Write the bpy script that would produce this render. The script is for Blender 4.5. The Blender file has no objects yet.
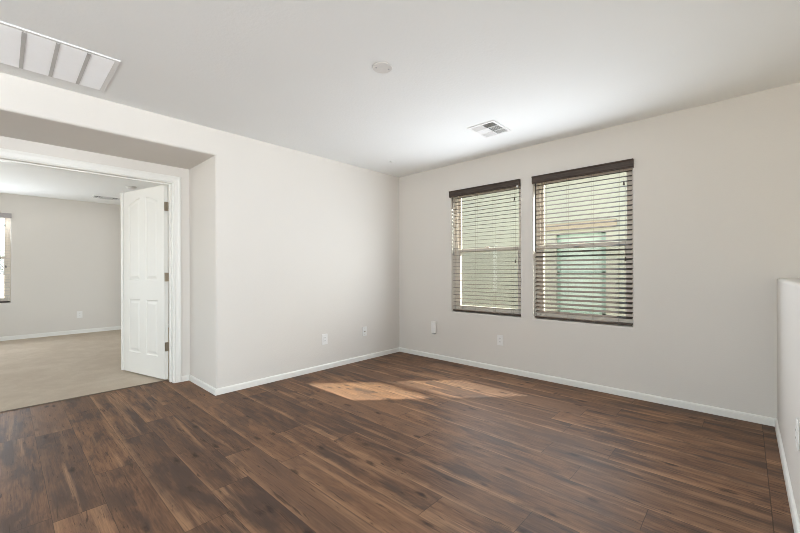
import bpy, bmesh, math, random
from mathutils import Vector, Matrix
random.seed(7)
S = bpy.context.scene
COL = S.collection
PI = math.pi
R = math.radians

# ------------------------------------------------------------------ camera
CX, CY, CH, YAW, F, Y0, ROLL = 3.5534, -3.7990, 1.13636, 0.749991, 370.74, 270.33, -0.004264
cd = bpy.data.cameras.new('camera'); cam = bpy.data.objects.new('camera', cd); COL.objects.link(cam)
fw = Vector((-math.sin(YAW), math.cos(YAW), 0)); rt = Vector((math.cos(YAW), math.sin(YAW), 0)); up = Vector((0, 0, 1))
rc = rt*math.cos(ROLL) + up*math.sin(ROLL); uc = -rt*math.sin(ROLL) + up*math.cos(ROLL)
M = Matrix((rc, uc, -fw)).transposed().to_4x4(); M.translation = (CX, CY, CH)
cam.matrix_world = M
cd.sensor_width = 36; cd.lens = F*36/800; cd.shift_y = (Y0-266.5)/800; cd.clip_start = .02
S.camera = cam

# ------------------------------------------------------------------ view, sky, sun, lamps set inside the openings for daylight
S.view_settings.view_transform = 'Standard'; S.view_settings.look = 'None'
S.view_settings.gamma = 1; S.view_settings.exposure = 0.07; S.view_settings.use_curve_mapping = False
S.cycles.max_bounces = 10; S.cycles.diffuse_bounces = 6; S.cycles.transparent_max_bounces = 16
S.cycles.caustics_reflective = False; S.cycles.caustics_refractive = False
S.cycles.sample_clamp_indirect = 2; S.cycles.filter_width = 0.9; S.cycles.use_adaptive_sampling = False

SUNDIR = Vector((0.93, 1.0, 1.10)).normalized()
w = bpy.data.worlds.new('sky'); S.world = w; w.use_nodes = True
nt = w.node_tree; nt.nodes.clear()
wo = nt.nodes.new('ShaderNodeOutputWorld'); bg = nt.nodes.new('ShaderNodeBackground'); sk = nt.nodes.new('ShaderNodeTexSky')
sk.sky_type = 'NISHITA'; sk.sun_disc = False; sk.sun_elevation = math.asin(SUNDIR.z)
sk.sun_rotation = math.atan2(SUNDIR.x, SUNDIR.y); sk.air_density = 1.0; sk.dust_density = 3.0
hs = nt.nodes.new('ShaderNodeHueSaturation'); hs.inputs['Saturation'].default_value = .45
nt.links.new(sk.outputs[0], hs.inputs['Color']); nt.links.new(hs.outputs[0], bg.inputs[0]); nt.links.new(bg.outputs[0], wo.inputs[0])
bg.inputs[1].default_value = 0.62

def sun(name, energy, direction):
    l = bpy.data.lights.new(name, 'SUN'); l.energy = energy; l.angle = R(.1); l.color = (1, .96, .91)
    o = bpy.data.objects.new(name, l); COL.objects.link(o)
    o.rotation_euler = direction.to_track_quat('Z', 'Y').to_euler(); o.location = direction*20
def area(name, loc, normal, sx, sy, energy, color, spread=180):
    l = bpy.data.lights.new(name, 'AREA'); l.shape = 'RECTANGLE'; l.size = sx; l.size_y = sy; l.energy = energy; l.color = color; l.spread = R(spread)
    o = bpy.data.objects.new(name, l); COL.objects.link(o); o.location = loc
    o.rotation_euler = Vector(normal).to_track_quat('-Z', 'Y').to_euler()
sun('sun', 35.0, SUNDIR)
DAY = (.91, .97, 1.03)
area('fill_side_window', (7.90, -5.35, 1.4), (-1, -.05, .07), 3.2, 1.5, 92, DAY, 84)  # added fill lamp at an unseen window, narrowed to brighten the left wall
area('fill_back_window', (2.75, -7.40, 1.2), (0, 1, .6), 2.0, 1.5, 100, DAY)  # lamp added for fill from behind the camera; this window is never seen
area('fill_bedroom_window', (-3.0, -6.10, 1.2), (0, 1, 0), 2.2, 1.4, 26, DAY)  # extra lamp added to light the carpeted room from an unseen window
area('daylight_bedroom_far_window', (-5.35, -4.14, 1.36), (1, 0, .2), .85, 1.4, 31, DAY)
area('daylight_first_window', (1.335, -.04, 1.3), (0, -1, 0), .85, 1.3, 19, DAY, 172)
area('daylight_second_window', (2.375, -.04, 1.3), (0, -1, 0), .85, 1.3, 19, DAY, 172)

# ------------------------------------------------------------------ node helpers
class N:
    def __init__(s, name):
        s.m = bpy.data.materials.new(name); s.m.use_nodes = True; s.t = s.m.node_tree
        s.b = s.t.nodes['Principled BSDF']; s.out = s.t.nodes['Material Output']
    def new(s, kind, **kw):
        n = s.t.nodes.new(kind)
        for k, v in kw.items(): setattr(n, k, v)
        return n
    def put(s, sock, v):
        if isinstance(v, bpy.types.NodeSocket): s.t.links.new(v, sock)
        elif v is not None: sock.default_value = v
    def math(s, op, a, b=None, c=None):
        n = s.new('ShaderNodeMath', operation=op); s.put(n.inputs[0], a)
        if b is not None: s.put(n.inputs[1], b)
        if c is not None: s.put(n.inputs[2], c)
        return n.outputs[0]
    def co(s): return s.new('ShaderNodeTexCoord').outputs['Object']
    def sep(s, v):
        n = s.new('ShaderNodeSeparateXYZ'); s.put(n.inputs[0], v); return n.outputs
    def comb(s, x=0., y=0., z=0.):
        n = s.new('ShaderNodeCombineXYZ'); s.put(n.inputs[0], x); s.put(n.inputs[1], y); s.put(n.inputs[2], z); return n.outputs[0]
    def noise(s, v, scale, detail=3, rough=.5, dist=0.):
        n = s.new('ShaderNodeTexNoise'); s.put(n.inputs['Vector'], v); n.inputs['Scale'].default_value = scale
        n.inputs['Detail'].default_value = detail; n.inputs['Roughness'].default_value = rough; n.inputs['Distortion'].default_value = dist
        return n.outputs['Fac']
    def rng(s, v, a, b, c=0., d=1., smooth=True):
        n = s.new('ShaderNodeMapRange'); n.interpolation_type = 'SMOOTHSTEP' if smooth else 'LINEAR'
        for i, x in enumerate((v, a, b, c, d)): s.put(n.inputs[i], x)
        return n.outputs[0]
    def mix(s, f, a, b, mode='MIX'):
        n = s.new('ShaderNodeMix', data_type='RGBA', blend_type=mode)
        s.put(n.inputs[0], f)
        for i, x in ((6, a), (7, b)): s.put(n.inputs[i], (x+(1,)) if isinstance(x, tuple) and len(x) == 3 else x)
        return n.outputs[2]
    def bump(s, h, strength, dist):
        n = s.new('ShaderNodeBump'); n.inputs['Strength'].default_value = strength; n.inputs['Distance'].default_value = dist
        s.put(n.inputs['Height'], h); s.put(s.b.inputs['Normal'], n.outputs[0])
    def base(s, c, rough=.5, spec=.5, metal=0.):
        s.put(s.b.inputs['Base Color'], (c+(1,)) if isinstance(c, tuple) else c)
        s.put(s.b.inputs['Roughness'], rough); s.b.inputs['Specular IOR Level'].default_value = spec; s.b.inputs['Metallic'].default_value = metal
        return s

def paint(name, c, rough=.6, bump=0., scale=120, spec=.3):
    n = N(name); v = n.co()
    k = n.noise(v, 1.3, 2); col = n.mix(n.rng(k, .3, .7), tuple(x*.985 for x in c), c)
    n.base(col, rough, spec)
    if bump: n.bump(n.noise(v, scale, 2), bump, .002)
    return n.m
def plain(name, c, rough=.4, metal=0., spec=.5, var=.04, scale=40):
    n = N(name); k = n.noise(n.co(), scale, 2)
    n.base(n.mix(n.rng(k, .3, .7), tuple(x*(1-var) for x in c), c), rough, spec, metal); return n.m

m_wall = paint('greige_wall_paint', (.722, .697, .660), .75, .35, 110, .2)
m_ceil = paint('white_ceiling_paint', (.88, .90, .90), .85, .5, 60, .1)
m_trim = paint('white_trim_paint', (.83, .83, .80), .35, 0, 1, .4)
m_door = paint('white_door_paint', (.80, .795, .76), .38, .06, 200, .4)
m_plastic = plain('white_plastic', (.84, .84, .83), .35)
m_slot = plain('dark_slot', (.05, .05, .05), .6)
m_nickel = plain('satin_nickel', (.50, .42, .33), .38, 1.0)
m_vent = plain('white_vent_enamel', (.84, .85, .85), .4)
m_louver = plain('bright_white_enamel', (.95, .96, .97), .5, var=.01)
m_ventdark = plain('duct_metal', (.42, .42, .41), .7)
m_filter = plain('white_filter_mat', (.93, .94, .95), .9)
m_vinyl = plain('almond_vinyl', (.86, .80, .71), .4)
m_cord = plain('brown_cord', (.16, .12, .09), .8)
m_clip = plain('clear_white_clip', (.8, .8, .78), .3)
m_greywood = plain('grey_valance', (.36, .34, .34), .5)
m_sunlitslat = plain('pale_sunlit_slat', (.62, .60, .58), .5)  # slats paled so their colour carries the glare of the bright window
m_wand = plain('dark_wand', (.03, .022, .018), .6)
m_ext = paint('cream_stucco', (.47, .475, .41), .95, .6, 30, .1)
m_exttrim = paint('tan_stucco_trim', (.42, .36, .28), .95, .6, 30, .1)
m_roof = plain('brown_roof_tile', (.30, .2, .15), .9)
m_gravel = plain('tan_gravel', (.42, .34, .27), .95, var=.4, scale=60)
m_teal = plain('teal_glass', (.46, .57, .51), .25, spec=.8)
m_tealframe = plain('teal_window_frame', (.30, .42, .37), .4)

def slat_wood():
    n = N('dark_brown_slat_wood'); x, y, z = n.sep(n.co())
    g = n.noise(n.comb(n.math('MULTIPLY', x, 3.), n.math('MULTIPLY', y, 60.), n.math('MULTIPLY', z, 60.)), 2.5, 4)
    n.base(n.mix(n.rng(g, .3, .7), (.040, .028, .022), (.075, .054, .044)), .42, .35); return n.m
m_slat = slat_wood()

def glass():
    n = N('window_glass'); n.t.nodes.remove(n.b)
    tr = n.new('ShaderNodeBsdfTransparent'); tr.inputs[0].default_value = (.93, .97, .94, 1)
    gl = n.new('ShaderNodeBsdfGlossy'); gl.inputs['Roughness'].default_value = .02
    mx = n.new('ShaderNodeMixShader'); mx.inputs[0].default_value = .02
    n.t.links.new(tr.outputs[0], mx.inputs[1]); n.t.links.new(gl.outputs[0], mx.inputs[2]); n.t.links.new(mx.outputs[0], n.out.inputs[0])
    return n.m
m_glass = glass()
def screen():
    n = N('insect_screen'); n.t.nodes.remove(n.b)
    tr = n.new('ShaderNodeBsdfTransparent'); tr.inputs[0].default_value = (1, 1, 1, 1)
    df = n.new('ShaderNodeBsdfDiffuse'); df.inputs[0].default_value = (.16, .15, .14, 1)
    mx = n.new('ShaderNodeMixShader'); mx.inputs[0].default_value = .15
    n.t.links.new(tr.outputs[0], mx.inputs[1]); n.t.links.new(df.outputs[0], mx.inputs[2]); n.t.links.new(mx.outputs[0], n.out.inputs[0])
    return n.m
m_screen = screen()

def wood_floor():
    n = N('rustic_laminate_planks'); x, y, z = n.sep(n.co())
    W, L = .193, 1.28
    ry = n.math('DIVIDE', n.math('ADD', y, 3.646+20*W), W); row = n.math('FLOOR', ry); fy = n.math('FRACT', ry)
    wn = n.new('ShaderNodeTexWhiteNoise', noise_dimensions='1D'); n.put(wn.inputs['W'], row)
    border = n.math('GREATER_THAN', x, 3.64)
    rx = n.math('ADD', n.math('DIVIDE', x, L), n.math('MULTIPLY', wn.outputs['Value'], 7.3))
    cx = n.math('FLOOR', rx); fx = n.math('FRACT', rx)
    cell = n.math('ADD', cx, n.math('MULTIPLY', border, 57.3))
    w2 = n.new('ShaderNodeTexWhiteNoise', noise_dimensions='2D'); n.put(w2.inputs['Vector'], n.comb(cell, row, 0.))
    rnd = w2.outputs['Value']; r3 = n.sep(w2.outputs['Color'])
    off = n.math('MULTIPLY', rnd, 37.); off2 = n.math('MULTIPLY', r3[1], 23.)
    P = lambda kx, ky: n.comb(n.math('ADD', n.math('MULTIPLY', x, kx), off), n.math('ADD', n.math('MULTIPLY', y, ky), off2), off)
    big = n.noise(P(1.5, 5.5), 1.5, 5, .6, .5)
    mid = n.noise(P(2.4, 16.), 1.7, 6, .66, .9)
    streak = n.noise(P(1.6, 75.), 1.5, 6, .65, .5)
    band = n.noise(P(.55, 9.), 1.3, 3, .5, .5)
    fine = n.noise(P(9., 320.), 1., 3, .65)
    c = n.mix(n.rng(mid, .34, .66), (0.101, 0.051, 0.031), (0.239, 0.129, 0.073))
    c = n.mix(n.math('MULTIPLY', n.rng(streak, .40, .72), .5), c, (0.297, 0.166, 0.095))
    c = n.mix(n.math('MULTIPLY', n.rng(big, .46, .64), .85), c, (0.067, 0.046, 0.038))
    c = n.mix(n.math('MULTIPLY', n.rng(r3[2], .25, 1., smooth=False), .55), c, (0.077, 0.051, 0.041))
    c = n.mix(n.math('MULTIPLY', n.rng(r3[0], .55, 1.), .42), c, (0.297, 0.166, 0.099))
    # pale sapwood: wandering streaks inside planks and a broken band along one edge
    c = n.mix(n.math('MULTIPLY', n.rng(band, .56, .70), n.rng(streak, .3, .6, .3, .8)), c, (0.360, 0.207, 0.118))
    wob = n.math('MULTIPLY', n.math('SUBTRACT', n.noise(n.comb(n.math('ADD', n.math('MULTIPLY', x, 2.3), off), row, 0.), 1., 5, .65), .5), .9)
    edge = n.math('ADD', fy, wob)
    sap = n.math('MULTIPLY', n.rng(edge, .24, -.02), n.rng(streak, .3, .62, .35, 1.))
    c = n.mix(n.math('MULTIPLY', sap, n.rng(r3[1], .3, .8, .15, .8)), c, (0.387, 0.224, 0.125))
    # dark heart streaks and knots
    cr = n.noise(P(2.6, 30.), 2.0, 5, .6, 1.4)
    c = n.mix(n.math('MULTIPLY', n.rng(cr, .58, .68), .75), c, (0.041, 0.025, 0.019))
    vo = n.new('ShaderNodeTexVoronoi', feature='F1'); n.put(vo.inputs['Vector'], P(3.6, 9.)); vo.inputs['Scale'].default_value = 1.0
    kn = n.noise(P(14., 30.), 1.5, 4, .6)
    kd = n.math('ADD', vo.outputs['Distance'], n.math('MULTIPLY', n.math('SUBTRACT', kn, .5), .30))
    c = n.mix(n.math('MULTIPLY', n.rng(kd, .22, .02), .85), c, (0.020, 0.012, 0.010))
    c = n.mix(n.rng(fine, .3, .7, .0, .3), c, (0.050, 0.029, 0.020))
    # seams
    e = n.math('MINIMUM', fy, n.math('SUBTRACT', 1., fy))
    s1 = n.math('LESS_THAN', e, .006)
    ex = n.math('MINIMUM', fx, n.math('SUBTRACT', 1., fx)); s2 = n.math('MULTIPLY', n.math('LESS_THAN', ex, .0013), n.math('SUBTRACT', 1., border))
    s3 = n.math('LESS_THAN', n.math('ABSOLUTE', n.math('SUBTRACT', x, 3.64)), .002)
    sm = n.math('MAXIMUM', s1, n.math('MAXIMUM', s2, s3))
    c = n.mix(n.math('MULTIPLY', sm, .6), c, (.018, .012, .010))
    n.base(c, n.rng(mid, .2, .8, .44, .56), .13)
    n.bump(n.math('SUBTRACT', n.math('MULTIPLY', streak, .4), sm), .25, .0015)
    return n.m
m_floor = wood_floor()

def carpet():
    n = N('beige_carpet'); v = n.co()
    f = n.noise(v, 320, 2, .7); b = n.noise(v, 2.6, 5, .65, .2); m = n.noise(v, 11, 3)
    c = n.mix(n.rng(b, .35, .68), (.56, .475, .385), (.64, .56, .465))
    c = n.mix(n.rng(m, .4, .7, 0, .25), c, (.52, .44, .35))
    c = n.mix(n.rng(f, .35, .7, 0, .5), c, (.47, .40, .32))
    n.base(c, .97, .05); n.bump(n.math('ADD', f, n.math('MULTIPLY', b, .5)), .8, .006); return n.m
m_carpet = carpet()

# ------------------------------------------------------------------ mesh helpers
def link(name, bm, mat, parent=None, smooth=False, bevel=0., seg=2):
    me = bpy.data.meshes.new(name); bmesh.ops.recalc_face_normals(bm, faces=bm.faces[:]); bm.to_mesh(me); bm.free()
    me.materials.append(mat)
    o = bpy.data.objects.new(name, me); COL.objects.link(o)
    if parent: o.parent = parent
    if smooth:
        for f in me.polygons: f.use_smooth = True
    if bevel:
        b = o.modifiers.new('bevel', 'BEVEL'); b.width = bevel; b.segments = seg; b.limit_method = 'ANGLE'; b.angle_limit = R(40)
        b.harden_normals = False
    return o
def box(bm, x0, x1, y0, y1, z0, z1, mat=None):
    r = bmesh.ops.create_cube(bm, size=1)
    T = Matrix.Translation(((x0+x1)/2, (y0+y1)/2, (z0+z1)/2)) @ Matrix.Diagonal((abs(x1-x0), abs(y1-y0), abs(z1-z0), 1))
    if mat is not None: T = mat @ T
    bmesh.ops.transform(bm, matrix=T, verts=r['verts']); return r['verts']
def cyl(bm, r, h, mat, seg=24, r2=None):
    q = bmesh.ops.create_cone(bm, cap_ends=True, segments=seg, radius1=r, radius2=r if r2 is None else r2, depth=h)
    bmesh.ops.transform(bm, matrix=mat, verts=q['verts'])
def tube(bm, pts, r, seg=8):
    for a, b in zip(pts[:-1], pts[1:]):
        a, b = Vector(a), Vector(b); d = b-a
        cyl(bm, r, d.length, Matrix.Translation((a+b)/2) @ d.to_track_quat('Z', 'Y').to_matrix().to_4x4(), seg)
def prism(bm, pts, f0, f1):
    """pts: closed 2D outline; f0, f1 map a 2D point to the two end caps"""
    a = [bm.verts.new(f0(*p)) for p in pts]; b = [bm.verts.new(f1(*p)) for p in pts]; n = len(pts)
    bm.faces.new(a); bm.faces.new(b[::-1])
    for i in range(n): bm.faces.new((a[i], b[i], b[(i+1) % n], a[(i+1) % n]))
def slab(us, vs, holes, fn, t):
    """wall with rectangular holes: grid us x vs, hole rects (u0,u1,v0,v1), fn(u,v,w) -> xyz, thickness t"""
    us = sorted(set(us+[h[0] for h in holes]+[h[1] for h in holes])); vs = sorted(set(vs+[h[2] for h in holes]+[h[3] for h in holes]))
    bm = bmesh.new(); V = {}
    def v(i, j, k):
        if (i, j, k) not in V: V[(i, j, k)] = bm.verts.new(fn(us[i], vs[j], k*t))
        return V[(i, j, k)]
    def solid(i, j):
        if i < 0 or j < 0 or i >= len(us)-1 or j >= len(vs)-1: return False
        u, w_ = (us[i]+us[i+1])/2, (vs[j]+vs[j+1])/2
        return not any(h[0] < u < h[1] and h[2] < w_ < h[3] for h in holes)
    for i in range(len(us)-1):
        for j in range(len(vs)-1):
            if not solid(i, j): continue
            for k in (0, 1): bm.faces.new([v(i, j, k), v(i+1, j, k), v(i+1, j+1, k), v(i, j+1, k)])
            for di, dj, a, b in ((-1, 0, (i, j), (i, j+1)), (1, 0, (i+1, j), (i+1, j+1)), (0, -1, (i, j), (i+1, j)), (0, 1, (i, j+1), (i+1, j+1))):
                if not solid(i+di, j+dj): bm.faces.new([v(*a, 0), v(*b, 0), v(*b, 1), v(*a, 1)])
    return bm
def struct(o): o['kind'] = 'structure'; return o
def empty(name, loc=(0, 0, 0), rz=0):
    o = bpy.data.objects.new(name, None); COL.objects.link(o); o.location = loc; o.rotation_euler = (0, 0, rz); o.empty_display_size = .1; return o
def tag(o, label, cat, group=None):
    o['label'] = label; o['category'] = cat
    if group: o['group'] = group
    return o

H = 2.44; ZB = -.25; ZT = H+.16
# ------------------------------------------------------------------ shell
WIN1 = (.885, 1.785, .625, 2.105); WIN2 = (1.925, 2.825, .625, 2.105); WT = .15
struct(link('wall_window_side', slab([-.12, 8.15], [ZB, ZT], [WIN1, WIN2], lambda u, v, k: (u, k, v), WT), m_wall, bevel=.010, seg=3))
rr = .02; arc = [(-rr+rr*math.cos(a), -2.462+rr-rr*math.sin(a)) for a in [i*PI/2/6 for i in range(7)]]   # rounded drywall corner
bm = bmesh.new()
foot = [(0, 0)]+arc+[(-.70, -2.462), (-.70, -2.34), (-.12, -2.34), (-.12, 0)]
prism(bm, foot, lambda x, y: (x, y, ZB), lambda x, y: (x, y, ZT))
struct(link('wall_left', bm, m_wall))
bm = bmesh.new()
prof = [(-rr+rr*math.cos(a), 2.20+rr-rr*math.sin(a)) for a in [i*PI/2/6 for i in range(7)]]
prism(bm, [(0, ZT)]+prof+[(-.70, 2.20), (-.70, ZT)], lambda x, z: (x, -2.442, z), lambda x, z: (x, -4.62, z))
struct(link('wall_above_niche', bm, m_wall))
bm = bmesh.new(); box(bm, -.16, 0, -7.62, -4.60, ZB, ZT); struct(link('wall_left_rear', bm, m_wall))
bm = bmesh.new(); box(bm, -.70, -.16, -4.74, -4.60, ZB, ZT); struct(link('wall_niche_left', bm, m_wall))
DO = (-4.175, -2.598, ZB, 2.052)
struct(link('wall_doorway', slab([-6.2, -1.5], [ZB, ZT], [DO], lambda u, v, k: (-.70-k, u, v), .13), m_wall))
W3 = (-4.59, -3.70, .625, 2.105)
struct(link('wall_bedroom_far', slab([-6.35, -1.35], [ZB, ZT], [W3], lambda u, v, k: (-5.40-k, u, v), WT), m_wall, bevel=.010, seg=3))
bm = bmesh.new(); box(bm, -5.40, -.83, -1.5, -1.35, ZB, ZT); struct(link('wall_bedroom_right', bm, m_wall))
W4 = (-4.2, -1.8, .7, 2.1)
struct(link('wall_bedroom_left', slab([-5.40, -.83], [ZB, ZT], [W4], lambda u, v, k: (u, -6.2-k, v), WT), m_wall, bevel=.010, seg=3))
W5 = (1.7, 3.8, .3, 2.2)
struct(link('wall_back', slab([0, 8.15], [ZB, ZT], [W5], lambda u, v, k: (u, -7.5-k, v), WT), m_wall, bevel=.010, seg=3))
W8 = (-2.9, -.5, -1.4, .3)
W6 = (-7.0, -3.7, .3, 2.2)
struct(link('wall_right', slab([-7.5, 0], [-2.9, ZT], [W6, W8], lambda u, v, k: (8.0+k, u, v), WT), m_wall, bevel=.010, seg=3))
bm = bmesh.new(); box(bm, -.12, 8.1, -7.6, .1, H, H+.12); struct(link('ceiling', bm, m_ceil))
bm = bmesh.new(); box(bm, -5.5, -.72, -6.3, -1.4, H, H+.12); struct(link('ceiling_bedroom', bm, m_ceil))
bm = bmesh.new(); box(bm, -6.2, 11.2, -7.9, .40, ZT+.02, ZT+.3); struct(link('roof', bm, m_roof))  # overhang past the right wall added, unseen, to keep sun off its windows
# floors: planks, border strip by the half wall, carpet next door, stair well
HX0, HX1, HEND = 3.718, 3.955, -3.25
struct(link('floor', slab([0, 8.0], [-7.5, 0], [(HX1-.1, 8.0, HEND, 0)], lambda u, v, k: (u if u > 0 else -.855, v, -k), .2), m_floor))
bm = bmesh.new(); box(bm, -5.40, -.855, -6.2, -1.5, -.2, .004); struct(link('floor_carpet', bm, m_carpet))
bm = bmesh.new(); box(bm, -.866, -.846, -4.155, -2.62, 0, .006); struct(link('trim_5', bm, m_cord))
bm = bmesh.new(); box(bm, HX0, 8.0, HEND, 0, -2.9, -2.75); struct(link('floor_stairwell', bm, m_carpet))
bm = bmesh.new(); box(bm, HX1-.1, 8, HEND-.1, HEND, -2.75, -.2); box(bm, HX1-.14, HX1-.1, HEND, 0, -2.75, -.2)
box(bm, HX1-.1, 8, 0, .15, -2.75, ZB); struct(link('wall_stairwell', bm, m_wall))
bm = bmesh.new(); n_st = 13
for i in range(n_st):
    x1 = 6.6-i*.22; z = -.2*(i+1)-.0
    box(bm, x1-.22, x1, HEND/2+.2, 0, -2.75, z)
struct(link('trim_stairs', bm, m_carpet))
# half wall with rounded cap edges
bm = bmesh.new(); r2 = .02; ht = 1.07
def arc2(cx, cz, a0, a1): return [(cx+r2*math.cos(a), cz+r2*math.sin(a)) for a in [a0+(a1-a0)*i/6 for i in range(7)]]
prism(bm, [(HX0, -.02)]+arc2(HX0+r2, ht-r2, PI, PI/2)+arc2(HX1-r2, ht-r2, PI/2, 0)+[(HX1, -.02)], lambda x, z: (x, HEND, z), lambda x, z: (x, 0, z))
struct(link('wall_half', bm, m_wall))

# baseboards: eased top profile swept along a run
BP = [(0, 0), (.014, 0), (.014, .046), (.010, .055), (.003, .058), (0, .058)]
def base_run(name, a, b, nrm, m0=0, m1=0, h=1.0):
    """a,b floor points on the wall, nrm into the room; m0/m1: mitre at each end (+1 outside corner, -1 inside corner)"""
    a, b, n = Vector(a+(0,)), Vector(b+(0,)), Vector(nrm+(0,)); d = (b-a).normalized(); bm = bmesh.new()
    prism(bm, BP, lambda t, z: a+n*t-d*t*m0+Vector((0, 0, z*h)), lambda t, z: b+n*t+d*t*m1+Vector((0, 0, z*h)))
    return struct(link(name, bm, m_trim))
base_run('baseboard_window_side', (0, 0), (HX0, 0), (0, -1), -1, -1)
base_run('baseboard_left', (0, 0), (0, -2.462), (1, 0), -1, 1)
base_run('baseboard_niche', (0, -2.462), (-.70, -2.462), (0, -1), 1, -1)
base_run('baseboard_doorway', (-.70, -2.462), (-.70, -2.545), (1, 0), -1, 0)
base_run('baseboard_left_rear', (0, -4.60), (0, -7.5), (1, 0), 0, -1)
base_run('baseboard_half_wall', (HX0, 0), (HX0, HEND), (-1, 0), -1, 0)
base_run('baseboard_bedroom', (-5.40, -6.2), (-5.40, -1.5), (1, 0), -1, -1, 1.25)
base_run('baseboard_bedroom_right', (-5.40, -1.5), (-.83, -1.5), (0, -1), -1, -1, 1.25)
base_run('baseboard_back', (0, -7.5), (8, -7.5), (0, 1), -1, -1)

# door casing, jamb and stop
trim = struct(empty('trim_1', (-.70, -3.386, 0)))
ya, yb, zc = -2.612, -4.161, 2.036      # casing inner edges
CP = [(0, 0), (0, .010), (.006, .013), (.012, .013), (.016, .010), (.040, .013), (.052, .018), (.062, .018), (.066, .014), (.066, 0)]  # (out from opening, into room)
def casing(sgn, x0, name):
    def run(p0, p1, o0, o1, nm):
        bm = bmesh.new()
        prism(bm, CP, lambda t, k: (x0+sgn*k, p0[0]+o0[0]*t, p0[1]+o0[1]*t), lambda t, k: (x0+sgn*k, p1[0]+o1[0]*t, p1[1]+o1[1]*t))
        o = link(nm, bm, m_trim, trim); o.location = -trim.location
    run((ya, 0.001), (ya, zc), (1, 0), (1, 1), name)
    run((yb, 0.001), (yb, zc), (-1, 0), (-1, 1), name)
    run((ya, zc), (yb, zc), (1, 1), (-1, 1), name)
casing(1, -.70, 'casing'); casing(-1, -.83, 'casing')
for (y0, y1, z0, z1) in ((-2.619, -2.598, 0, 2.031), (-4.175, -4.154, 0, 2.031), (-4.175, -2.598, 2.031, 2.052)):
    bm = bmesh.new(); box(bm, -.831, -.699, y0, y1, z0, z1); o = link('jamb', bm, m_trim, trim, bevel=.002); o.location = -trim.location
for (y0, y1, z0, z1) in ((-2.630, -2.619, 0, 2.031), (-4.154, -4.143, 0, 2.031), (-4.143, -2.630, 2.019, 2.031)):
    bm = bmesh.new(); box(bm, -.785, -.75, y0, y1, z0, z1); o = link('door_stop', bm, m_trim, trim, bevel=.002); o.location = -trim.location

# ------------------------------------------------------------------ door leaf
DW, DH, DT = .80, 2.005, .035
def panel_depth(u, z):
    """depth of the moulded groove / raised field of a four-panel cambered-top door"""
    best = 0.
    for (u0, u1, z0, z1, side) in ((.12, .345, .225, .81, 0), (.455, .68, .225, .81, 0), (.12, .345, 1.02, 1.84, 1), (.455, .68, 1.02, 1.84, -1)):
        zt = z1
        if side: zt = z1+.075*max(0, 1-((u-.40)/.30)**2)
        d = min(u-u0, u1-u, z-z0, zt-z)
        if d <= 0: continue
        if d < .010: v = -.007*math.sin(d/.010*PI/2)
        elif d < .022: v = -.007
        elif d < .045: v = -.007+.006*(d-.022)/.023
        else: v = -.001
        best = min(best, v)
    return best
door = struct(empty('door_1', (-.835, -2.626, .022), 0))
ddir = Vector((-.805, -.212, 0)).normalized()
door.rotation_euler = (0, 0, math.atan2(ddir.y, ddir.x))     # local +x runs across the leaf, local +y... towards the camera side is +y
bm = bmesh.new()
us = [0, .1195]
def rng(a, b, s):
    k = max(1, round((b-a)/s)); return [a+(b-a)*i/k for i in range(k+1)]
us = sorted(set([round(v, 5) for v in [0, .06]+rng(.115, .35, .0045)+rng(.45, .685, .0045)+[.40, .74, DW]]))
zs = sorted(set([round(v, 5) for v in [0, .1, .21]+rng(.22, .28, .005)+[.4, .52, .64]+rng(.755, .815, .005)+[.9, 1.0]+rng(1.015, 1.075, .005)+[1.2, 1.35, 1.5, 1.65, 1.76]+rng(1.78, 1.92, .005)+[1.96, DH]]))
for side in (0, 1):
    g = [[bm.verts.new((u, (DT+panel_depth(u, z)) if side else -panel_depth(u, z), z)) for z in zs] for u in us]
    for i in range(len(us)-1):
        for j in range(len(zs)-1): bm.faces.new((g[i][j], g[i+1][j], g[i+1][j+1], g[i][j+1]))
    if side == 0: g0 = g
nu, nz = len(us), len(zs)
for i in range(nu-1):
    for j in (0, nz-1): bm.faces.new((g0[i][j], g0[i+1][j], g[i+1][j], g[i][j]))
for j in range(nz-1):
    for i in (0, nu-1): bm.faces.new((g0[i][j], g0[i][j+1], g[i][j+1], g[i][j]))
link('door_leaf', bm, m_door, door)
bm = bmesh.new(); box(bm, DW-.012, DW+.030, DT, DT+.011, 0, DH); box(bm, DW, DW+.012, .002, DT, 0, DH); link('astragal', bm, m_trim, door, bevel=.003)
for z in (.335, 1.055, 1.785):
    bm = bmesh.new(); box(bm, -.0025, 0, .001, DT-.002, z-.045, z+.045); box(bm, -.014, -.0115, .001, DT-.004, z-.045, z+.045)
    for k in range(5): cyl(bm, .007, .0165, Matrix.Translation((-.007, -.005, z-.036+k*.018)), 12)
    box(bm, 0, .001, 0, .001, z-.04, z+.04)
    h = link('hinge', bm, m_nickel, door); h['label'] = 'satin nickel hinge'

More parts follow.
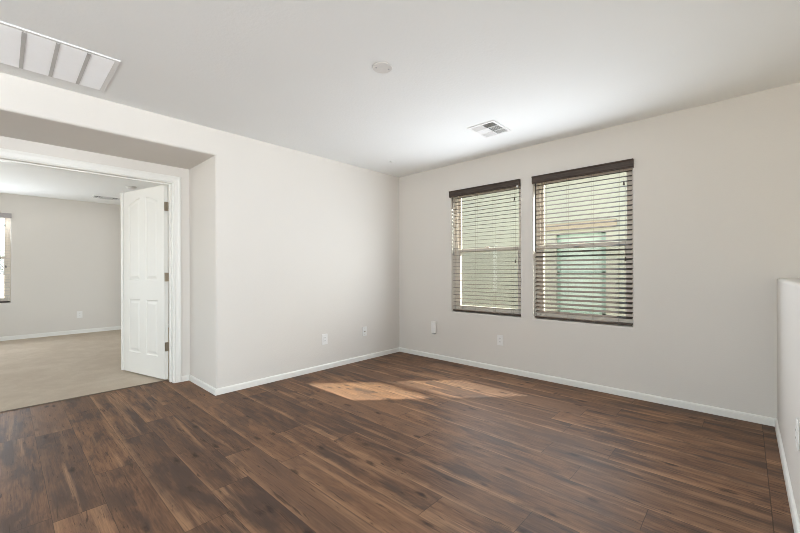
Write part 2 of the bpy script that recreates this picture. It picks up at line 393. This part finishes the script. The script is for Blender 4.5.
# ------------------------------------------------------------------ windows and blinds (built along local x; local +y points outdoors)
def window(name, loc, rz, wd, z0, z1, scr=True):
    t = struct(empty(name, loc, rz)); f = .038; yf = .085; zm = (z0+z1)/2
    bm = bmesh.new()
    box(bm, 0, f, yf, yf+.06, z0, z1); box(bm, wd-f, wd, yf, yf+.06, z0, z1); box(bm, f, wd-f, yf, yf+.06, z0, z0+f); box(bm, f, wd-f, yf, yf+.06, z1-f, z1)
    link('window_frame', bm, m_vinyl, t, bevel=.004)
    def sash(nm, a, b, y, s):
        bm = bmesh.new(); x0, x1 = f, wd-f
        box(bm, x0, x0+s, y, y+.024, a, b); box(bm, x1-s, x1, y, y+.024, a, b); box(bm, x0+s, x1-s, y, y+.024, a, a+s); box(bm, x0+s, x1-s, y, y+.024, b-s, b)
        o = link(nm, bm, m_vinyl, t, bevel=.003)
        bm = bmesh.new(); box(bm, x0+s, x1-s, y+.010, y+.014, a+s, b-s); link('pane', bm, m_glass, o)
        return o
    sash('upper_sash', zm-.012, z1-f, yf+.031, .030)
    lo = sash('lower_sash', z0+f, zm+.030, yf+.004, .036)
    bm = bmesh.new(); box(bm, wd*.5-.03, wd*.5+.03, yf-.006, yf+.006, zm+.030, zm+.040); box(bm, wd*.5-.006, wd*.5+.03, yf-.012, yf-.004, zm+.036, zm+.046)
    link('sash_lock', bm, m_vinyl, lo)
    if scr:
        bm = bmesh.new(); box(bm, f, wd-f, yf+.0575, yf+.0585, z0+f, zm); link('insect_screen', bm, m_screen, t)
    return t

def blind(name, loc, rz, wd, z0, z1, tilt, label, cat, group, mv, ms, vlen=(-.014, .012), clip=False):
    """local origin at the opening's left edge, floor level"""
    t = tag(empty(name, (loc[0], loc[1], 0), rz), label, cat, group)
    yc = .042; a, b = .010, wd-.010
    bm = bmesh.new()      # valance: face board with stepped lips and returned ends
    vz0, vz1 = z1-.072, z1+.004
    P = [(-.020, vz0), (-.020, vz0+.010), (-.024, vz0+.014), (-.024, vz1-.016), (-.030, vz1-.008), (-.030, vz1), (-.008, vz1), (-.008, vz0)]
    prism(bm, P, lambda y, z: (vlen[0], y, z), lambda y, z: (wd+vlen[1], y, z))
    for x in (vlen[0], wd+vlen[1]-.008): box(bm, x, x+.008, -.008, -.0005, vz0, vz1)
    link('valance', bm, mv, t)
    bm = bmesh.new(); box(bm, a, b, yc-.028, yc+.028, z1-.052, z1-.006); link('head_rail', bm, m_slat, t, bevel=.002)
    bm = bmesh.new(); pitch = .0440; zt = z1-.085; n = int((zt-(z0+.045))/pitch)+1
    for i in range(n):
        z = zt-i*pitch
        T = Matrix.Translation((0, yc, z)) @ Matrix.Rotation(tilt, 4, 'X')
        box(bm, a, b, -.020, .020, -.0011, .0011, T)
    link('slats', bm, ms, t)
    zr = z0+.018
    bm = bmesh.new(); box(bm, a, b, yc-.025, yc+.025, zr-.009, zr+.009); link('bottom_rail', bm, m_slat, t, bevel=.004)
    bm = bmesh.new()
    for fr in (.12, .37, .63, .88):
        x = a+(b-a)*fr
        for dy in (-.026, .026): tube(bm, [(x, yc+dy*math.cos(tilt), zr), (x, yc+dy*math.cos(tilt), z1-.05)], .0008, 5)
    link('ladder_cords', bm, m_cord, t)
    bm = bmesh.new(); x = .030; tube(bm, [(x, -.004, z1-.06), (x, -.006, z1-.73)], .0052, 8); cyl(bm, .0058, .05, Matrix.Translation((x, -.006, z1-.755)), 8)
    link('tilt_wand', bm, m_wand, t)
    for x, L in ((wd-.065, .18), (wd-.055, .86)):
        bm = bmesh.new(); tube(bm, [(x, -.002, z1-.06), (x, -.004, z1-L)], .0009, 5); o = link('lift_cord', bm, m_cord, t)
        bm = bmesh.new(); cyl(bm, .008, .038, Matrix.Translation((x, -.004, z1-L-.016)), 10, .004); link('tassel', bm, m_slat, o)
    if clip:
        bm = bmesh.new(); box(bm, wd-.032, wd-.012, -.026, -.0195, z1-.083, z1-.062); link('valance_clip', bm, m_clip, t, bevel=.001)
    return t
for nm, W_, tl, lb, vl, cl in (('window_1', WIN1, R(3), 'dark brown slatted blind on the window nearer the room corner, slats nearly level', (-.014, .003), True),
                           ('window_2', WIN2, R(23), 'dark brown slatted blind on the window nearer the half wall, neighbouring window showing through', (-.003, .012), False)):
    window(nm, (W_[0], 0, 0), 0, W_[1]-W_[0], W_[2], W_[3])
    blind('window_blind', (W_[0], 0), 0, W_[1]-W_[0], W_[2], W_[3], tl, lb, 'window blind', 'slatted wood blinds', m_slat, m_slat, vl, cl)
# bedroom window: local x runs along +y of the far wall, local +y outdoors = -x
window('window_3', (-5.40, W3[0], 0), PI/2, W3[1]-W3[0], W3[2], W3[3])
blind('window_blind', (-5.40, W3[0]), PI/2, W3[1]-W3[0], W3[2], W3[3], R(4), 'grey-topped slatted blind on the sunny window in the carpeted room', 'window blind', 'slatted wood blinds', m_greywood, m_sunlitslat)
window('window_4', (W4[1], -6.2, 0), PI, W4[1]-W4[0], W4[2], W4[3], False)
window('window_5', (W5[1], -7.5, 0), PI, W5[1]-W5[0], W5[2], W5[3], False)
window('window_7', (8.0, W8[1], 0), -PI/2, W8[1]-W8[0], W8[2], W8[3], False)
window('window_6', (8.0, W6[1], 0), -PI/2, W6[1]-W6[0], W6[2], W6[3], False)

# ------------------------------------------------------------------ electrical plates: built facing local -y, origin at the plate's centre on the wall
def plate_body(w_=.072, h_=.117, d=.006):
    bm = bmesh.new(); box(bm, -w_/2, w_/2, -d, 0, -h_/2, h_/2); return bm
def outlet(loc, rz, label, style='duplex', w_=.072, h_=.117, group='wall outlets'):
    t = tag(empty('wall_outlet' if style != 'coax' else 'cable_outlet', loc, rz), label, 'outlet', group)
    link('face_plate', plate_body(w_, h_), m_plastic, t, bevel=.003)
    if style == 'duplex':
        for s in (-1, 1):
            bm = bmesh.new()
            pts = [(.017*math.cos(a), max(-.0135, min(.0135, .0175*math.sin(a)))) for a in [i*2*PI/24 for i in range(24)]]
            prism(bm, pts, lambda x, z: (x, -.0082, z+s*.0195), lambda x, z: (x, -.005, z+s*.0195)); o = link('receptacle', bm, m_plastic, t)
            for dx, hh in ((-.0062, .008), (.0062, .0065)):
                bm = bmesh.new(); box(bm, dx-.001, dx+.001, -.0085, -.008, s*.0195-hh/2+.003, s*.0195+hh/2+.003); link('slot', bm, m_slot, o)
            bm = bmesh.new(); cyl(bm, .0022, .0006, Matrix.Translation((0, -.0083, s*.0195-.0075)) @ Matrix.Rotation(PI/2, 4, 'X'), 10); link('ground_hole', bm, m_slot, o)
        bm = bmesh.new(); cyl(bm, .003, .002, Matrix.Translation((0, -.0065, 0)) @ Matrix.Rotation(PI/2, 4, 'X'), 12); link('screw', bm, m_plastic, t)
    elif style == 'decora':
        bm = bmesh.new(); box(bm, -.0165, .0165, -.0085, -.005, -.033, .033); o = link('receptacle', bm, m_plastic, t, bevel=.0015)
        for s in (-1, 1):
            for dx in (-.006, .006):
                bm = bmesh.new(); box(bm, dx-.001, dx+.001, -.0088, -.0084, s*.017-.003, s*.017+.005); link('slot', bm, m_slot, o)
    else:
        bm = bmesh.new(); cyl(bm, .0075, .004, Matrix.Translation((0, -.007, 0)) @ Matrix.Rotation(PI/2, 4, 'X'), 6)
        cyl(bm, .0048, .012, Matrix.Translation((0, -.012, 0)) @ Matrix.Rotation(PI/2, 4, 'X'), 14); link('coaxial_jack', bm, m_nickel, t)
        for s in (-1, 1):
            bm = bmesh.new(); cyl(bm, .003, .001, Matrix.Translation((0, -.0062, s*.042)) @ Matrix.Rotation(PI/2, 4, 'X'), 12); link('screw', bm, m_nickel, t)
    return t
outlet((0, -1.266, .345), PI/2, 'white electrical outlet on the left wall, nearer the doorway', 'decora', .078, .122)
outlet((0, -.655, .362), PI/2, 'small white cable outlet with dark centre jack, left wall near the corner', 'coax', group=None)
outlet((1.545, 0, .350), 0, 'white electrical outlet under the blinds, between the two windows', 'duplex', .074, .117)
outlet((-5.40, -2.83, .350), PI/2, 'white electrical outlet on the far wall of the carpeted room', 'duplex', .080, .122)
outlet((HX0, -1.475, .425), -PI/2, 'white electrical outlet on the half wall at the right edge', 'decora', .074, .120)
t = tag(empty('wall_box', (.618, 0, .402)), 'slim white upright box on the wall between corner and first window', 'wall box')
bm = bmesh.new(); box(bm, -.036, .036, -.026, 0, -.074, .074); link('cover', bm, m_plastic, t, bevel=.005)
bm = bmesh.new(); box(bm, -.030, .030, -.022, -.002, -.082, -.074); link('shade_strip', bm, plain('shade_and_screw_grey', (.42, .43, .44), .5), t, bevel=.002)  # shade under the box put into the shape as a grey strip

# ------------------------------------------------------------------ ceiling fittings
# return-air grille
gx0, gx1, gy0, gy1 = .165, .735, -4.085, -3.295
t = tag(empty('return_air_grille', ((gx0+gx1)/2, (gy0+gy1)/2, H)), 'large white return air grille in the ceiling above the doorway', 'air vent')
ox, oy = (gx0+gx1)/2, (gy0+gy1)/2; hx, hy = (gx1-gx0)/2, (gy1-gy0)/2; b = .026
bm = slab([-hx, hx], [-hy, hy], [(-hx+b, hx-b, -hy+b, hy-b)], lambda u, v, k: (u, v, -.0005-k), .007); link('frame', bm, m_vent, t, bevel=.003)
bm = bmesh.new()
box(bm, hx-.004, hx-.001, -hy, hy, -.010, -.007); link('hinge_lip', bm, m_vent, t)
bm = bmesh.new(); box(bm, -hx+b, hx-b, -hy+b, hy-b, -.0022, -.0012); link('filter', bm, m_filter, t)
bm = bmesh.new(); nl = 42
for i in range(nl):
    x = -hx+b+(i+.5)*(2*hx-2*b)/nl
    T = Matrix.Translation((x, 0, -.007)) @ Matrix.Rotation(R(-30), 4, 'Y'); box(bm, -.0066, .0055, -hy+b, hy-b, -.0004, .0004, T)
link('louvers', bm, m_louver, t)
for y in (-3.442, -3.578, -3.714, -3.850, -3.986):
    bm = bmesh.new(); box(bm, -hx+b, hx-b, y-oy-.009, y-oy+.009, -.0115, -.003); link('crossbar', bm, plain('grey_enamel', (.55, .55, .54), .5) if y == -3.442 else bpy.data.materials['grey_enamel'], t)
# supply registers
def register(name, loc, sx, sy, label, dark=m_ventdark, kt=1.0):
    t = tag(empty(name, loc), label, 'air vent', 'ceiling supply vents'); hx, hy, b = sx/2, sy/2, .022
    link('frame', slab([-hx, hx], [-hy, hy], [(-hx+b, hx-b, -hy+b, hy-b)], lambda u, v, k: (u, v, -.0005-k), .008), m_vent, t, bevel=.003)
    bm = bmesh.new(); box(bm, -hx+b, hx-b, -hy+b, hy-b, -.0015, -.0007); link('duct_opening', bm, dark, t)
    bm = bmesh.new(); xm = .0; yq = hy*.30
    box(bm, -hx+b, hx-b, -yq-.003, -yq+.003, -.009, -.002); box(bm, -hx+b, hx-b, yq+.0, yq+.006, -.009, -.002); box(bm, xm-.003, xm+.003, -hy+b, hy-b, -.009, -.002)
    link('divider', bm, m_vent, t)
    bm = bmesh.new()
    def blades(x0, x1, y0, y1, along, tilt, n):
        for i in range(n):
            if along == 'y':
                x = x0+(i+.5)*(x1-x0)/n; T = Matrix.Translation((x, 0, -.0055)) @ Matrix.Rotation(tilt, 4, 'Y'); box(bm, -.0075, .0075, y0, y1, -.0004, .0004, T)
            else:
                y = y0+(i+.5)*(y1-y0)/n; T = Matrix.Translation((0, y, -.0055)) @ Matrix.Rotation(tilt, 4, 'X'); box(bm, x0, x1, -.0075, .0075, -.0004, .0004, T)
    for x0, x1, sg in ((-hx+b, xm-.003, -1), (xm+.003, hx-b, 1)):
        blades(x0, x1, -yq, yq, 'y', sg*kt*R(32), 7)
        blades(x0, x1, -hy+b, -yq, 'x', sg*kt*R(28), 6); blades(x0, x1, yq+.006, hy-b, 'x', (-1 if sg < 0 else .5)*kt*R(28), 6)
    link('blades', bm, m_vent, t); return t
register('supply_vent', (1.823, -.718, H), .27, .335, 'white square louvered supply vent in the ceiling near the windows')
register('supply_vent', (-4.70, -2.53, H), .26, .40, 'dark-slotted supply vent on the carpeted room ceiling left of the door', m_slot, 2.2)
# round blank cover
t = tag(empty('round_ceiling_cover', (1.852, -2.130, H)), 'round white blank cover plate screwed flat to the middle of the ceiling', 'ceiling cover plate')
bm = bmesh.new(); cyl(bm, .063, .006, Matrix.Translation((0, 0, -.0035)), 40, .063); link('cover_disc', bm, plain('aged_white_plastic', (.74, .73, .71), .5), t, bevel=.002)
for dx, dy in ((-.022, -.034), (.022, .034)):
    bm = bmesh.new(); cyl(bm, .0055, .002, Matrix.Translation((dx, dy, -.0072)), 12); s_ = link('screw', bm, bpy.data.materials['shade_and_screw_grey'], t); s_['label'] = 'grey screw head'
bm = bmesh.new(); cyl(bm, .017, .008, Matrix.Translation((0, 0, -.0045)), 24, .017)
o = link('ceiling_button', bm, m_plastic, None, bevel=.002); o.location = (.453, -.621, H); tag(o, 'tiny white round button on the ceiling just in front of the corner', 'ceiling cap')
t = tag(empty('smoke_detector', (-3.36, -2.44, H)), 'small round detector on the carpeted room ceiling beside the door top', 'smoke detector')
bm = bmesh.new(); cyl(bm, .070, .012, Matrix.Translation((0, 0, -.007)), 32); link('mounting_base', bm, m_plastic, t)
bm = bmesh.new(); cyl(bm, .046, .024, Matrix.Translation((0, 0, -.025)), 32, .062); link('housing', bm, m_plastic, t, bevel=.003)

# ------------------------------------------------------------------ outdoors: the house next door and the ground
bm = bmesh.new(); box(bm, -900, 900, -900, 900, -3.0, -2.95); struct(link('ground', bm, m_gravel))
nb = tag(empty('neighbouring_house', (1, 3.2, -2.95)), 'cream stucco house next door seen through the blinds', 'house')
def npart(name, bm, m, **k):
    bmesh.ops.translate(bm, verts=bm.verts[:], vec=(-1, -3.2, 2.95)); return link(name, bm, m, nb, **k)
NW = (.985, 1.82, .34, 1.80)
npart('wall', slab([-9, 10], [-2.95, 3.0], [NW], lambda u, v, k: (u, 3.2+k, v), .18), m_ext)
bm = bmesh.new(); box(bm, -9, 10, 3.38, 9.5, -2.95, 3.0); npart('house_body', bm, m_ext)
bm = bmesh.new(); box(bm, .82, 1.985, 3.14, 3.2, 1.85, 1.98); npart('window_trim', bm, m_exttrim, bevel=.01)
bm = bmesh.new(); prism(bm, [(2.85, 3.0), (2.85, 3.12), (6.3, 4.3), (9.8, 3.12), (9.8, 3.0)], lambda y, z: (-9.3, y, z), lambda y, z: (10.3, y, z)); npart('roof', bm, m_roof)
bm = bmesh.new(); f = .04
box(bm, NW[0], NW[0]+f, 3.27, 3.33, NW[2], NW[3]); box(bm, NW[1]-.085, NW[1], 3.27, 3.33, NW[2], NW[3]); box(bm, NW[0], NW[1], 3.27, 3.33, NW[2], NW[2]+f)
box(bm, NW[0], NW[1], 3.27, 3.33, NW[3]-f, NW[3]); box(bm, NW[0], NW[1], 3.27, 3.33, 1.06, 1.10)
wf = npart('window_frame', bm, m_tealframe)
bm = bmesh.new(); box(bm, NW[0]+f, NW[1]-.085, 3.31, 3.32, NW[2]+f, NW[3]-f); bmesh.ops.translate(bm, verts=bm.verts[:], vec=(-1, -3.2, 2.95)); link('pane', bm, m_teal, wf)
